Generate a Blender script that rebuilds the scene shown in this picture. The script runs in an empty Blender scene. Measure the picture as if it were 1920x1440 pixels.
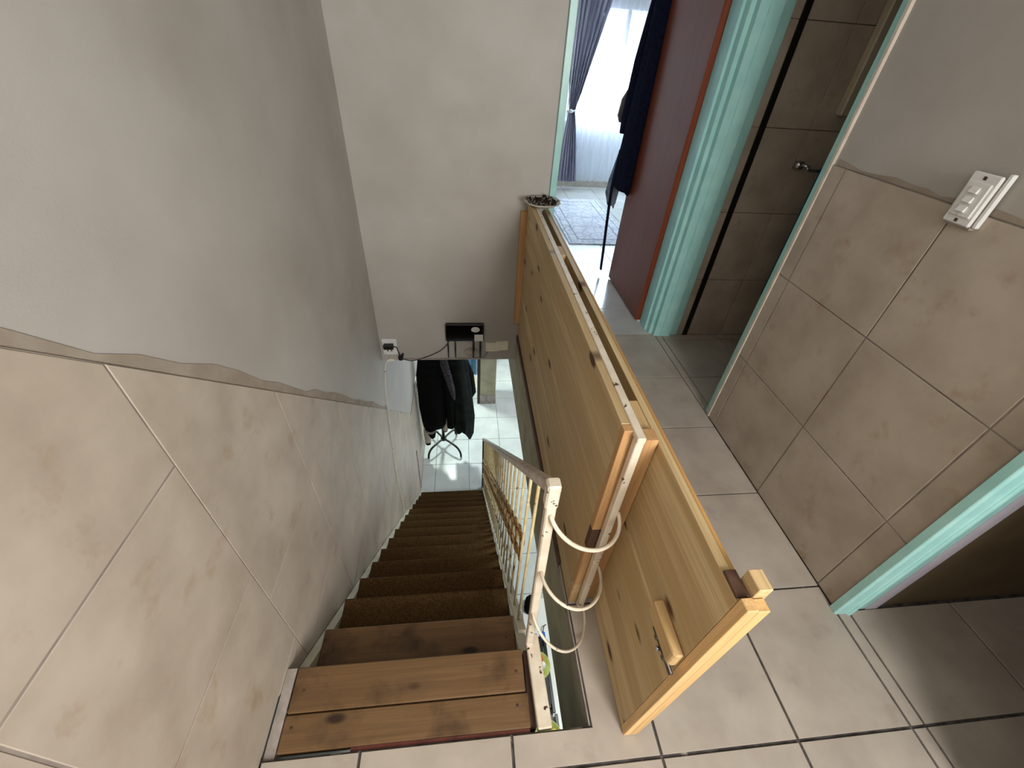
import bpy, bmesh, math, random
from mathutils import Vector, Matrix

random.seed(7)
SC = bpy.context.scene
COL = SC.collection

# ------------------------------------------------------------------ camera
def make_camera():
    yaw, pit, rol, f = 0.140746774, 0.68504783, -0.0743187, 778.23
    cy, sy, cp, sp = math.cos(yaw), math.sin(yaw), math.cos(pit), math.sin(pit)
    fw = Vector((sy * cp, cy * cp, -sp))
    r = Vector((cy, -sy, 0))
    d = fw.cross(r)
    r2 = r * math.cos(rol) + d * math.sin(rol)
    d2 = -r * math.sin(rol) + d * math.cos(rol)
    cam = bpy.data.cameras.new('camera')
    cam.sensor_width = 36.0
    cam.lens = 36.0 * f / 1920.0
    cam.clip_start = 0.02
    o = bpy.data.objects.new('camera', cam)
    up, bk = -d2, -fw
    o.matrix_world = Matrix(((r2.x, up.x, bk.x, 0), (r2.y, up.y, bk.y, 0), (r2.z, up.z, bk.z, 1.5), (0, 0, 0, 1)))
    COL.objects.link(o)
    SC.camera = o
make_camera()

# ------------------------------------------------------------------ world, lights, exposure
w = bpy.data.worlds.new('world')
SC.world = w
w.use_nodes = True
w.node_tree.nodes['Background'].inputs[0].default_value = (0.80, 0.90, 1.0, 1)
w.node_tree.nodes['Background'].inputs[1].default_value = 3.2
SC.view_settings.view_transform = 'Standard'
SC.view_settings.look = 'None'
SC.view_settings.exposure = 0.0
SC.view_settings.gamma = 1.0
SC.view_settings.use_curve_mapping = False

def area(name, loc, target, sx, sy, power, col, shape='RECTANGLE'):
    l = bpy.data.lights.new(name, 'AREA')
    l.shape = shape
    l.size = sx
    l.size_y = sy
    l.energy = power
    l.color = col
    o = bpy.data.objects.new(name, l)
    o.location = loc
    o.rotation_euler = (Vector(target) - Vector(loc)).to_track_quat('-Z', 'Y').to_euler()
    COL.objects.link(o)
    return o

# landing ceiling lamp (above and behind the viewer), stair-window daylight from behind, hall lamp downstairs
area('landing_ceiling_light', (-0.25, -0.50, 2.45), (0.2, 0.3, 0.0), 0.40, 0.40, 4, (1.0, 0.94, 0.82), 'DISK')
area('stair_window_daylight', (0.95, -1.50, 1.65), (-0.6, -0.25, 0.75), 0.7, 1.3, 79, (1.0, 0.97, 0.92))
area('hall_ceiling_light', (-0.22, 4.85, -0.25), (-0.22, 4.6, -2.6), 0.22, 0.22, 46, (0.88, 1.0, 0.93), 'DISK')
area('lower_fill_light', (1.1, 0.9, -0.26), (0.9, 0.9, -2.6), 0.4, 0.4, 22, (0.95, 1.0, 0.95), 'DISK')  # added fill under the slab, brightens the table and beam
area('lower_window_daylight', (2.6, 4.2, -1.3), (0.4, 3.4, -2.4), 1.4, 1.2, 26, (0.90, 0.97, 1.0))
area('bedroom_window_daylight', (1.95, 6.10, 1.35), (1.3, 3.0, 0.2), 1.3, 1.0, 100, (0.66, 0.85, 1.0))

# ------------------------------------------------------------------ colour and materials
def lin(c):
    return tuple(((x / 255) / 12.92 if x / 255 <= 0.04045 else ((x / 255 + 0.055) / 1.055) ** 2.4) for x in c) + (1.0,)

class NT:
    def __init__(s, name):
        s.m = bpy.data.materials.new(name)
        s.m.use_nodes = True
        s.t = s.m.node_tree
        s.b = s.t.nodes['Principled BSDF']
    def n(s, typ, **kw):
        x = s.t.nodes.new(typ)
        for k, v in kw.items():
            setattr(x, k, v)
        return x
    def l(s, a, b):
        s.t.links.new(a, b)
    def pos(s, scale, rnd=False):
        g = s.n('ShaderNodeNewGeometry')
        v = s.n('ShaderNodeVectorMath', operation='MULTIPLY')
        v.inputs[1].default_value = scale
        s.l(g.outputs['Position'], v.inputs[0])
        if not rnd:
            return v.outputs[0]
        oi = s.n('ShaderNodeObjectInfo')
        a = s.n('ShaderNodeVectorMath', operation='SCALE')
        a.inputs[0].default_value = (37.0, 23.0, 51.0)
        s.l(oi.outputs['Random'], a.inputs['Scale'])
        ad = s.n('ShaderNodeVectorMath', operation='ADD')
        s.l(v.outputs[0], ad.inputs[0])
        s.l(a.outputs[0], ad.inputs[1])
        return ad.outputs[0]
    def noise(s, vec, scale, detail=4, rough=0.55, dist=0.0):
        x = s.n('ShaderNodeTexNoise')
        x.inputs['Scale'].default_value = scale
        x.inputs['Detail'].default_value = detail
        x.inputs['Roughness'].default_value = rough
        x.inputs['Distortion'].default_value = dist
        s.l(vec, x.inputs['Vector'])
        return x.outputs['Fac']
    def ramp(s, fac, lo, hi):
        x = s.n('ShaderNodeMapRange')
        x.inputs['From Min'].default_value = lo
        x.inputs['From Max'].default_value = hi
        s.l(fac, x.inputs['Value'])
        return x.outputs['Result']
    def mix(s, fac, a, b):
        x = s.n('ShaderNodeMix', data_type='RGBA')
        if isinstance(fac, (int, float)):
            x.inputs['Factor'].default_value = fac
        else:
            s.l(fac, x.inputs['Factor'])
        for v, k in ((a, 6), (b, 7)):
            if isinstance(v, tuple):
                x.inputs[k].default_value = v
            else:
                s.l(v, x.inputs[k])
        return x.outputs[2]
    def bump(s, h, strength, dist=0.01):
        x = s.n('ShaderNodeBump')
        x.inputs['Strength'].default_value = strength
        x.inputs['Distance'].default_value = dist
        s.l(h, x.inputs['Height'])
        s.l(x.outputs[0], s.b.inputs['Normal'])
    def base(s, c):
        if isinstance(c, tuple):
            s.b.inputs['Base Color'].default_value = c
        else:
            s.l(c, s.b.inputs['Base Color'])
    def fin(s, rough=0.5, spec=0.5, metal=0.0):
        s.b.inputs['Roughness'].default_value = rough
        s.b.inputs['Specular IOR Level'].default_value = spec
        s.b.inputs['Metallic'].default_value = metal
        return s.m

def speckle(name, c1, c2, scale=6, rough=0.5, spec=0.5, metal=0.0, stretch=(1, 1, 1), lo=0.35, hi=0.65, detail=4,
            third=None, bump=0.0, bscale=80, rnd=False):
    """two-tone mottled surface; third = (colour, scale, lo, hi) adds blots"""
    k = NT(name)
    p = k.pos(stretch, rnd)
    c = k.mix(k.ramp(k.noise(p, scale, detail), lo, hi), lin(c1), lin(c2))
    if third:
        c = k.mix(k.ramp(k.noise(p, third[1], 5, 0.6), third[2], third[3]), c, lin(third[0]))
    k.base(c)
    if bump:
        k.bump(k.noise(p, bscale, 3), bump, 0.002)
    return k.fin(rough, spec, metal)

def wood(name, c1, c2, axis, knots=None, rough=0.6, ring=14.0, spec=0.3, stain=None, along=1.0):
    """grain running along axis (0, 1, 2); knots = colour or None"""
    k = NT(name)
    st = [9.0, 9.0, 9.0]
    st[axis] = 0.55 * along
    p = k.pos(tuple(st), True)
    wv = k.noise(p, 1.2, 3, 0.6, 0.6)
    m = k.n('ShaderNodeMath', operation='MULTIPLY')
    m.inputs[1].default_value = ring
    k.l(wv, m.inputs[0])
    sn = k.n('ShaderNodeMath', operation='SINE')
    k.l(m.outputs[0], sn.inputs[0])
    st2 = [150.0, 150.0, 150.0]
    st2[axis] = 3.0
    fine = k.noise(k.pos(tuple(st2), True), 1.0, 3, 0.6)
    c = k.mix(k.ramp(sn.outputs[0], -1.0, 1.0), lin(c1), lin(c2))
    f = k.ramp(fine, 0.42, 0.75)
    c = k.mix(f, c, lin(tuple(int(x * 0.82) for x in c1)))
    if knots:
        st3 = [0.0, 0.0, 0.0] if axis == 1 else [8.0, 8.0, 0.0]
        st3[2 if axis == 1 else 1] = 9.0
        st3[axis] = 4.0
        v = k.n('ShaderNodeTexVoronoi')
        v.inputs['Scale'].default_value = 1.0
        v.inputs['Randomness'].default_value = 1.0
        k.l(k.pos(tuple(st3), True), v.inputs['Vector'])
        halo = k.ramp(v.outputs['Distance'], 0.34, 0.12)
        c = k.mix(halo, c, lin(tuple(int(x * 0.86) for x in c1)))
        kn = k.ramp(v.outputs['Distance'], 0.16, 0.10)
        c = k.mix(kn, c, lin(knots))
    if stain:
        c = k.mix(k.ramp(k.noise(k.pos((1, 1, 1), True), stain[1], 4, 0.6), stain[2], stain[3]), c, lin(stain[0]))
    k.base(c)
    k.bump(fine, 0.15, 0.004)
    return k.fin(rough, spec)

M = {}
M['paint'] = speckle('grey_wall_paint', (180, 176, 170), (168, 163, 156), 2.5, 0.5, 0.35, bump=0.10, bscale=220, third=((154, 148, 141), 1.3, 0.60, 0.85))
M['ceil'] = speckle('white_ceiling_paint', (225, 222, 218), (215, 212, 208), 3, 0.7)
M['tile'] = speckle('beige_stone_tile', (184, 172, 158), (165, 152, 138), 5.5, 0.45, 0.35, detail=9, third=((152, 128, 102), 9, 0.58, 0.82), bump=0.03, bscale=60)
M['ftile'] = speckle('beige_floor_tile', (180, 170, 158), (162, 151, 140), 5.0, 0.34, 0.45, detail=9, third=((146, 132, 120), 7, 0.60, 0.85), bump=0.02, bscale=50)
M['grout'] = speckle('dark_grey_grout', (92, 88, 86), (62, 58, 56), 30, 0.9, 0.1, third=((160, 155, 148), 12, 0.62, 0.7))
M['wgrout'] = speckle('pale_grey_grout', (150, 140, 131), (116, 108, 102), 9, 0.9, 0.1)
M['white_tile'] = speckle('white_floor_tile', (222, 228, 226), (208, 214, 212), 5, 0.25, 0.5)
M['lgrout'] = speckle('hall_grout', (120, 124, 122), (96, 99, 98), 20, 0.9, 0.1)
M['bed_tile'] = speckle('bedroom_floor_tile', (196, 194, 190), (182, 180, 176), 4, 0.18, 0.5)
M['olive'] = speckle('unpainted_concrete', (178, 172, 148), (156, 150, 126), 6, 0.8, 0.2, bump=0.1)
M['screed'] = speckle('screed_edge', (172, 163, 155), (142, 133, 125), 20, 0.85, 0.2, bump=0.2)
M['pine'] = wood('pine_board', (212, 188, 144), (184, 154, 108), 1, (84, 54, 30), 0.55)
M['pine_edge'] = wood('pine_board_edge', (214, 184, 136), (198, 164, 114), 1, None, 0.6)
M['pine_z'] = wood('fresh_pine_upright', (230, 190, 134), (214, 170, 112), 2, None, 0.55)
M['pine_y'] = wood('fresh_pine_rail', (206, 160, 100), (186, 138, 80), 1, None, 0.55)
M['pine_orange'] = wood('orange_pine', (206, 164, 116), (188, 144, 96), 2, None, 0.55)
M['dark_wood'] = wood('brown_stained_wood', (96, 70, 56), (74, 52, 42), 2, None, 0.6)
M['tread'] = wood('worn_tread_wood', (116, 88, 58), (92, 68, 42), 0, (50, 34, 20), 0.5, 10.0, 0.35, ((66, 48, 30), 6, 0.52, 0.72), 0.7)
M['door'] = wood('varnished_door', (124, 60, 36), (108, 48, 28), 2, None, 0.30, 9.0, 0.28)
M['carpet'] = speckle('brown_carpet', (98, 74, 46), (60, 44, 27), 160, 0.95, 0.05, lo=0.3, hi=0.7, third=((104, 84, 56), 260, 0.58, 0.7), bump=0.8, bscale=420)
M['steel'] = speckle('chipped_white_steel', (226, 216, 198), (212, 198, 176), 20, 0.4, 0.4, third=((70, 44, 30), 30, 0.635, 0.66))
M['cream_steel'] = speckle('yellowed_cream_steel', (214, 200, 158), (190, 170, 120), 25, 0.45, 0.4, third=((96, 64, 40), 40, 0.64, 0.72))
M['rail_grey'] = speckle('worn_handrail_paint', (198, 184, 170), (170, 154, 140), 18, 0.4, 0.4, third=((60, 40, 32), 22, 0.66, 0.72))
M['scroll'] = speckle('rusty_scroll_iron', (176, 146, 98), (140, 104, 64), 40, 0.6, 0.3, third=((92, 58, 36), 60, 0.55, 0.65))
M['stringer'] = speckle('white_stringer_paint', (224, 222, 206), (206, 202, 184), 12, 0.45, 0.4, third=((120, 96, 66), 18, 0.66, 0.76))
M['teal'] = speckle('teal_gloss_paint', (166, 214, 209), (152, 203, 199), 10, 0.28, 0.5, bump=0.05, bscale=40)
M['cream'] = speckle('cream_corner_paint', (214, 204, 190), (196, 186, 172), 20, 0.5)
M['black'] = speckle('black_plastic', (16, 16, 17), (10, 10, 11), 20, 0.35, 0.5)
M['gloss_black'] = speckle('glossy_black_plastic', (8, 8, 9), (6, 6, 7), 20, 0.06, 0.6)
M['iron'] = speckle('black_painted_iron', (22, 22, 24), (14, 14, 15), 30, 0.35, 0.5)
M['bolt'] = speckle('aged_bolt_steel', (120, 112, 104), (70, 62, 56), 60, 0.4, 0.5, 0.8)
M['chrome'] = speckle('chrome', (200, 200, 204), (180, 180, 184), 20, 0.12, 0.5, 1.0)
M['white_plastic'] = speckle('white_plastic', (226, 226, 224), (214, 214, 212), 14, 0.3, 0.5, third=((120, 104, 84), 60, 0.66, 0.74))
M['red'] = speckle('red_oxide_paint', (104, 46, 34), (80, 34, 26), 30, 0.6)
M['plaster'] = speckle('bare_cream_plaster', (236, 231, 214), (224, 217, 198), 40, 0.8, 0.2, bump=0.3)
M['coat'] = speckle('black_cloth', (17, 17, 19), (10, 10, 11), 30, 0.9, 0.1, bump=0.2, bscale=300)
M['coat_green'] = speckle('dark_green_black_cloth', (26, 34, 30), (12, 15, 14), 9, 0.85, 0.15, bump=0.2, bscale=300)
M['coat_grey'] = speckle('charcoal_lace_cloth', (92, 86, 92), (22, 20, 23), 90, 0.9, 0.1)
M['white_cloth'] = speckle('cream_cloth', (214, 204, 196), (190, 178, 168), 20, 0.9, 0.1)
M['navy'] = speckle('navy_towelling', (16, 20, 40), (9, 11, 24), 60, 0.95, 0.1, bump=0.4, bscale=260)
M['grey_cloth'] = speckle('grey_cloth', (132, 138, 150), (96, 102, 114), 20, 0.9, 0.1)
M['brown'] = speckle('brown_leather', (96, 72, 66), (74, 54, 48), 20, 0.6)
M['curtain'] = speckle('grey_velvet_curtain', (190, 188, 204), (150, 148, 168), 14, 0.8, 0.2, stretch=(1, 1, 0.2))
M['blue_curtain'] = speckle('blue_curtain', (96, 140, 178), (76, 118, 158), 6, 0.8, 0.2)
M['teal_curtain'] = speckle('teal_white_curtain', (196, 216, 212), (116, 168, 170), 10, 0.8, 0.2, stretch=(1, 1, 0.08), lo=0.42, hi=0.58)
M['yellow_mat'] = speckle('pale_yellow_mat', (220, 214, 172), (206, 198, 150), 12, 0.9, 0.1)
M['brown_frame'] = wood('dark_brown_frame', (62, 42, 30), (46, 30, 22), 2, None, 0.4)
M['towel'] = speckle('dark_teal_towel', (20, 108, 120), (12, 84, 96), 60, 0.95, 0.1, bump=0.4, bscale=240)
M['beige_cab'] = speckle('beige_cabinet', (196, 186, 164), (184, 172, 150), 8, 0.4)
M['china'] = speckle('pale_china', (196, 192, 186), (172, 166, 158), 14, 0.25, 0.5, third=((96, 76, 60), 16, 0.6, 0.72))
M['ash'] = speckle('charred_herbs', (62, 44, 34), (30, 22, 18), 60, 0.9, 0.1, third=((180, 172, 164), 90, 0.68, 0.74))
M['herb'] = speckle('dry_brown_leaf', (110, 74, 50), (70, 44, 30), 50, 0.9, 0.1)
M['white_top'] = speckle('white_laminate', (240, 242, 240), (232, 234, 232), 6, 0.3, 0.5)
M['lime'] = speckle('lime_enamel', (196, 206, 120), (176, 184, 96), 12, 0.3)
M['orange'] = speckle('orange_fruit', (206, 92, 44), (180, 70, 30), 20, 0.5)
M['yellow'] = speckle('yellow_fruit', (226, 206, 110), (210, 186, 90), 20, 0.5)
M['egg'] = speckle('white_eggshell', (232, 230, 226), (222, 220, 216), 20, 0.4)
M['blue'] = speckle('blue_plastic', (44, 110, 200), (34, 92, 180), 12, 0.35)
M['smear'] = speckle('bare_plaster_smear', (160, 149, 136), (146, 134, 121), 14, 0.7, 0.2, bump=0.15, bscale=120)
M['side_shade'] = speckle('brown_side_room_shade', (112, 96, 72), (96, 82, 60), 5, 0.6)  # brown tone darkens the wall, standing in for the room's shade
M['lav'] = speckle('lavender_white_paint', (196, 190, 200), (184, 178, 190), 8, 0.5)

def rug_material():
    k = NT('patterned_rug')
    p = k.pos((1, 1, 1))
    big = k.noise(p, 9, 6, 0.7, 1.2)
    c = k.mix(k.ramp(big, 0.40, 0.62), lin((214, 214, 220)), lin((188, 190, 200)))
    vo = k.n('ShaderNodeTexVoronoi', feature='DISTANCE_TO_EDGE')
    vo.inputs['Scale'].default_value = 9
    k.l(p, vo.inputs['Vector'])
    c = k.mix(k.ramp(vo.outputs['Distance'], 0.06, 0.0), c, lin((160, 162, 176)))
    k.base(c)
    return k.fin(0.9, 0.1)
M['rug'] = rug_material()

def sheer_material():
    k = NT('sheer_voile')
    k.base(lin((240, 242, 246)))
    k.fin(0.8, 0.1)
    tr = k.n('ShaderNodeBsdfTransparent')
    tl = k.n('ShaderNodeBsdfTranslucent')
    tl.inputs[0].default_value = (0.9, 0.93, 1, 1)
    a = k.n('ShaderNodeMixShader')
    a.inputs[0].default_value = 0.5
    k.l(k.b.outputs[0], a.inputs[1])
    k.l(tl.outputs[0], a.inputs[2])
    b = k.n('ShaderNodeMixShader')
    b.inputs[0].default_value = 0.55
    k.l(tr.outputs[0], b.inputs[1])
    k.l(a.outputs[0], b.inputs[2])
    k.l(b.outputs[0], k.t.nodes['Material Output'].inputs[0])
    return k.m
M['sheer'] = sheer_material()

def glass_material():
    k = NT('window_glass')
    k.base((1, 1, 1, 1))
    k.b.inputs['Transmission Weight'].default_value = 1.0
    k.b.inputs['IOR'].default_value = 1.02
    return k.fin(0.0, 0.3)
M['glass'] = glass_material()

# ------------------------------------------------------------------ mesh helpers
WORLD = {}

def link(name, me, mat, parent=None, origin=None):
    """link a mesh whose vertices are world coordinates; its origin goes to its base centre"""
    xs = [v.co for v in me.vertices]
    if origin is None:
        lo = Vector((min(c.x for c in xs), min(c.y for c in xs), min(c.z for c in xs)))
        hi = Vector((max(c.x for c in xs), max(c.y for c in xs), max(c.z for c in xs)))
        origin = Vector(((lo.x + hi.x) / 2, (lo.y + hi.y) / 2, lo.z))
    me.transform(Matrix.Translation(-origin))
    o = bpy.data.objects.new(name, me)
    if mat is not None:
        me.materials.append(M[mat] if isinstance(mat, str) else mat)
    COL.objects.link(o)
    place(o, origin, parent)
    return o

def place(o, origin, parent):
    origin = Vector(origin)
    WORLD[o.name] = origin
    if parent is not None:
        o.parent = parent
        o.location = origin - WORLD[parent.name]
    else:
        o.location = origin

def copy_at(src, origin, parent, rotz=0.0):
    c = src.copy()
    COL.objects.link(c)
    place(c, origin, parent)
    c.rotation_euler = (0, 0, rotz)
    return c

def thing(name, label, cat, loc, group=None):
    o = bpy.data.objects.new(name, None)
    o.empty_display_size = 0.05
    COL.objects.link(o)
    place(o, loc, None)
    return tag(o, label, cat, group)

def tag(o, label, cat, group=None, kind=None):
    o['label'] = label
    o['category'] = cat
    if group:
        o['group'] = group
    if kind:
        o['kind'] = kind
    return o

def struct(o, label=None, cat=None):
    o['kind'] = 'structure'
    if label:
        o['label'] = label
    if cat:
        o['category'] = cat
    return o

class MB:
    def __init__(s):
        s.v, s.f, s.sm = [], [], []
    def add(s, vs, fs, smooth=False):
        n = len(s.v)
        s.v += [tuple(v) for v in vs]
        s.f += [tuple(i + n for i in f) for f in fs]
        s.sm += [smooth] * len(fs)
        return s
    def box(s, a, b):
        x0, y0, z0 = a
        x1, y1, z1 = b
        vs = [(x0, y0, z0), (x1, y0, z0), (x1, y1, z0), (x0, y1, z0), (x0, y0, z1), (x1, y0, z1), (x1, y1, z1), (x0, y1, z1)]
        return s.add(vs, [(0, 3, 2, 1), (4, 5, 6, 7), (0, 1, 5, 4), (1, 2, 6, 5), (2, 3, 7, 6), (3, 0, 4, 7)])
    def prism(s, poly, axis, a, b):
        """poly: 2-D points in the two other axes (in xyz order), extruded along axis from a to b"""
        def p3(p, t):
            q = list(p)
            q.insert(axis, t)
            return tuple(q)
        n = len(poly)
        vs = [p3(p, a) for p in poly] + [p3(p, b) for p in poly]
        fs = [tuple(range(n))[::-1], tuple(range(n, 2 * n))]
        fs += [(i, (i + 1) % n, (i + 1) % n + n, i + n) for i in range(n)]
        return s.add(vs, fs)
    def tube(s, path, r, seg=8, closed=False, caps=True):
        path = [Vector(p) for p in path]
        n = len(path)
        rs = r if isinstance(r, (list, tuple)) else [r] * n
        t0 = (path[1] - path[0]).normalized()
        ref = Vector((0, 0, 1)) if abs(t0.z) < 0.9 else Vector((1, 0, 0))
        u = t0.cross(ref).normalized()
        vs = []
        for i, p in enumerate(path):
            if closed:
                t = path[(i + 1) % n] - path[i - 1]
            else:
                t = path[min(i + 1, n - 1)] - path[max(i - 1, 0)]
            t.normalize()
            u = (u - t * u.dot(t)).normalized()
            v = t.cross(u)
            for k in range(seg):
                a = 2 * math.pi * k / seg
                vs.append(p + (u * math.cos(a) + v * math.sin(a)) * rs[i])
        fs = []
        for i in range(n if closed else n - 1):
            j = (i + 1) % n
            for k in range(seg):
                k2 = (k + 1) % seg
                fs.append((i * seg + k, i * seg + k2, j * seg + k2, j * seg + k))
        if caps and not closed:
            fs.append(tuple(range(seg))[::-1])
            fs.append(tuple((n - 1) * seg + k for k in range(seg)))
        return s.add(vs, fs, True)
    def flat(s, path, w, h):
        """rectangular bar along a path; w sideways, h in the other direction"""
        path = [Vector(p) for p in path]
        n = len(path)
        vs = []
        for i, p in enumerate(path):
            t = (path[min(i + 1, n - 1)] - path[max(i - 1, 0)]).normalized()
            ref = Vector((0, 0, 1)) if abs(t.z) < 0.95 else Vector((0, 1, 0))
            u = t.cross(ref).normalized()
            v = u.cross(t).normalized()
            for a, b in ((-1, -1), (1, -1), (1, 1), (-1, 1)):
                vs.append(p + u * (a * w / 2) + v * (b * h / 2))
        fs = [(i * 4 + k, i * 4 + (k + 1) % 4, i * 4 + 4 + (k + 1) % 4, i * 4 + 4 + k) for i in range(n - 1) for k in range(4)]
        fs += [(3, 2, 1, 0), tuple((n - 1) * 4 + k for k in range(4))]
        return s.add(vs, fs)
    def lathe(s, prof, c, seg=24):
        vs = []
        for r, z in prof:
            for k in range(seg):
                a = 2 * math.pi * k / seg
                vs.append((c[0] + r * math.cos(a), c[1] + r * math.sin(a), c[2] + z))
        n = len(prof)
        fs = [(i * seg + k, i * seg + (k + 1) % seg, (i + 1) * seg + (k + 1) % seg, (i + 1) * seg + k) for i in range(n - 1) for k in range(seg)]
        fs.append(tuple(range(seg))[::-1])
        fs.append(tuple((n - 1) * seg + k for k in range(seg)))
        return s.add(vs, fs, True)
    def loft(s, rings, caps=True):
        m = len(rings[0])
        vs = [p for r in rings for p in r]
        fs = [(i * m + k, i * m + (k + 1) % m, (i + 1) * m + (k + 1) % m, (i + 1) * m + k) for i in range(len(rings) - 1) for k in range(m)]
        if caps:
            fs.append(tuple(range(m))[::-1])
            fs.append(tuple((len(rings) - 1) * m + k for k in range(m)))
        return s.add(vs, fs, True)
    def mesh(s, name, bevel=0.0):
        me = bpy.data.meshes.new(name)
        me.from_pydata(s.v, [], s.f)
        me.polygons.foreach_set('use_smooth', s.sm)
        bm = bmesh.new()
        bm.from_mesh(me)
        bmesh.ops.recalc_face_normals(bm, faces=bm.faces)
        if bevel:
            bmesh.ops.bevel(bm, geom=[e for e in bm.edges if e.is_manifold and e.calc_face_angle(0) > 0.6], offset=bevel, segments=1, affect='EDGES', profile=0.5)
        bm.to_mesh(me)
        bm.free()
        me.update()
        return me
    def build(s, name, mat, parent=None, bevel=0.0, origin=None):
        return link(name, s.mesh(name, bevel), mat, parent, origin)

def bx(name, a, b, mat, parent=None, bevel=0.0):
    return MB().box(a, b).build(name, mat, parent, bevel)

# --- polygon tiles
def clip(poly, a, b, c):
    """keep the part of poly with a*u + b*v <= c"""
    out = []
    for i in range(len(poly)):
        p, q = poly[i], poly[(i + 1) % len(poly)]
        dp, dq = a * p[0] + b * p[1] - c, a * q[0] + b * q[1] - c
        if dp <= 0:
            out.append(p)
        if dp * dq < 0:
            t = dp / (dp - dq)
            out.append((p[0] + (q[0] - p[0]) * t, p[1] + (q[1] - p[1]) * t))
    return out

def parea(p):
    return 0.5 * sum(p[i][0] * p[(i + 1) % len(p)][1] - p[(i + 1) % len(p)][0] * p[i][1] for i in range(len(p)))

def inset(poly, d):
    n = len(poly)
    out = []
    for i in range(n):
        a, b, c = Vector(poly[i - 1]), Vector(poly[i]), Vector(poly[(i + 1) % n])
        e1, e2 = (b - a).normalized(), (c - b).normalized()
        n1, n2 = Vector((-e1.y, e1.x)), Vector((-e2.y, e2.x))
        k = n1 + n2
        k = k / max(0.25, k.dot(n1))
        out.append(tuple(b + k * d))
    return out

TILE_CACHE = {}

def tile(parent, poly, axis, base, top, mat, gap=0.003, chamfer=0.001, name='tile'):
    """one ceramic tile: poly in the two in-plane axes, from depth base to surface top along axis"""
    clean = []
    for p in poly:
        if not clean or (Vector(p) - Vector(clean[-1])).length > 1e-4:
            clean.append(p)
    if len(clean) > 2 and (Vector(clean[0]) - Vector(clean[-1])).length < 1e-4:
        clean.pop()
    if len(clean) < 3:
        return None
    if parea(clean) < 0:
        clean.reverse()
    if parea(clean) < 0.0012:
        return None
    us, vs_ = [p[0] for p in clean], [p[1] for p in clean]
    if min(max(us) - min(us), max(vs_) - min(vs_)) < 0.02:
        return None
    c = ((max(us) + min(us)) / 2, (max(vs_) + min(vs_)) / 2)
    loc = [(u - c[0], v - c[1]) for u, v in clean]
    key = (axis, round(top - base, 5), mat, gap, tuple((round(u, 4), round(v, 4)) for u, v in loc))
    org = list(c)
    org.insert(axis, base)
    if key in TILE_CACHE:
        me = TILE_CACHE[key]
    else:
        lo, hi = inset(loc, gap), inset(loc, gap + chamfer)
        h = top - base
        sgn = 1 if h > 0 else -1
        n = len(lo)
        def p3(p, t):
            q = list(p)
            q.insert(axis, t)
            return tuple(q)
        vs = [p3(p, 0) for p in lo] + [p3(p, h - sgn * chamfer) for p in lo] + [p3(p, h) for p in hi]
        fs = [tuple(range(2 * n, 3 * n))]
        for r in (0, n):
            fs += [(r + i, r + (i + 1) % n, r + n + (i + 1) % n, r + n + i) for i in range(n)]
        mb = MB().add(vs, fs)
        me = mb.mesh(name)
        me.materials.append(M[mat])
        TILE_CACHE[key] = me
    o = bpy.data.objects.new(name, me)
    COL.objects.link(o)
    place(o, org, parent)
    return o

def grid(parent, axis, us, vs, base, top, mat, cuts=(), gap=0.003, jitter=0.0):
    for i in range(len(us) - 1):
        for j in range(len(vs) - 1):
            p = [(us[i], vs[j]), (us[i + 1], vs[j]), (us[i + 1], vs[j + 1]), (us[i], vs[j + 1])]
            for c in cuts:
                p = clip(p, *c) if p else p
            if p:
                tile(parent, p, axis, base, top + random.uniform(-jitter, jitter), mat, gap)

def steps(first, pitch, lo, hi):
    out = [lo]
    k = math.ceil((lo - first) / pitch + 1e-6)
    while first + k * pitch < hi - 1e-6:
        if first + k * pitch - lo > 0.01:
            out.append(first + k * pitch)
        k += 1
    out.append(hi)
    return out

# ------------------------------------------------------------------ dimensions
XL, XR, YF = -0.556, 1.300, 2.340        # left wall tile face, right wall tile face, far wall
ZL, ZC = -2.62, 2.55                     # lower floor, upper ceiling
XH, YH = 0.340, 0.270                    # stair opening: right edge, near edge
SL = -0.205                              # underside of the upper slab
RISE, RUN, Y0, Z0 = 0.1747, 0.172, 0.482, -0.008
GX, GY = 0.935, 0.187                    # floor joint origin upstairs
PX, PY = 0.412, 0.4175

# ------------------------------------------------------------------ setting: upper floor
fl = MB()
fl.box((XL, -1.6, SL), (2.9, YH, -0.006))
fl.box((XH, YH, SL), (2.9, YF, -0.006))
fl.box((XL, YF + 0.12, SL), (0.456, 6.3, -0.006))
fl.box((0.456, YF, SL), (2.9, 6.3, -0.006))
floor = struct(fl.build('floor', 'grout'), 'beige tiled landing floor around the stair opening', 'floor')
ys_near = steps(GY, PY, -0.70, YH)
# near strip in front of the stairs, with the L-shaped tile at the corner of the opening
xs = steps(GX, PX, XL, XR)
for i in range(len(xs) - 1):
    for j in range(len(ys_near) - 1):
        a, b, c, d = xs[i], xs[i + 1], ys_near[j], ys_near[j + 1]
        if abs(d - YH) < 1e-6 and b > XH + 0.01:
            top = GY + PY
            if a < XH:
                poly = [(a, c), (b, c), (b, top), (XH, top), (XH, YH), (a, YH)]
            else:
                poly = [(a, c), (b, c), (b, top), (a, top)]
        else:
            poly = [(a, c), (b, c), (b, d), (a, d)]
        tile(floor, poly, 2, -0.008, random.uniform(-0.0006, 0.0006), 'ftile', 0.004)
grid(floor, 2, steps(GX, PX, XH, XR), steps(GY, PY, GY + PY, YF), -0.008, 0, 'ftile', jitter=0.0006)
grid(floor, 2, steps(GX, PX, XR, 2.4), steps(GY, PY, -0.70, 0.515), -0.008, 0, 'ftile', gap=0.004)
grid(floor, 2, steps(GX, PX, XR, 2.6), steps(GY, PY, 1.53, 2.335), -0.008, 0, 'ftile')
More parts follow.
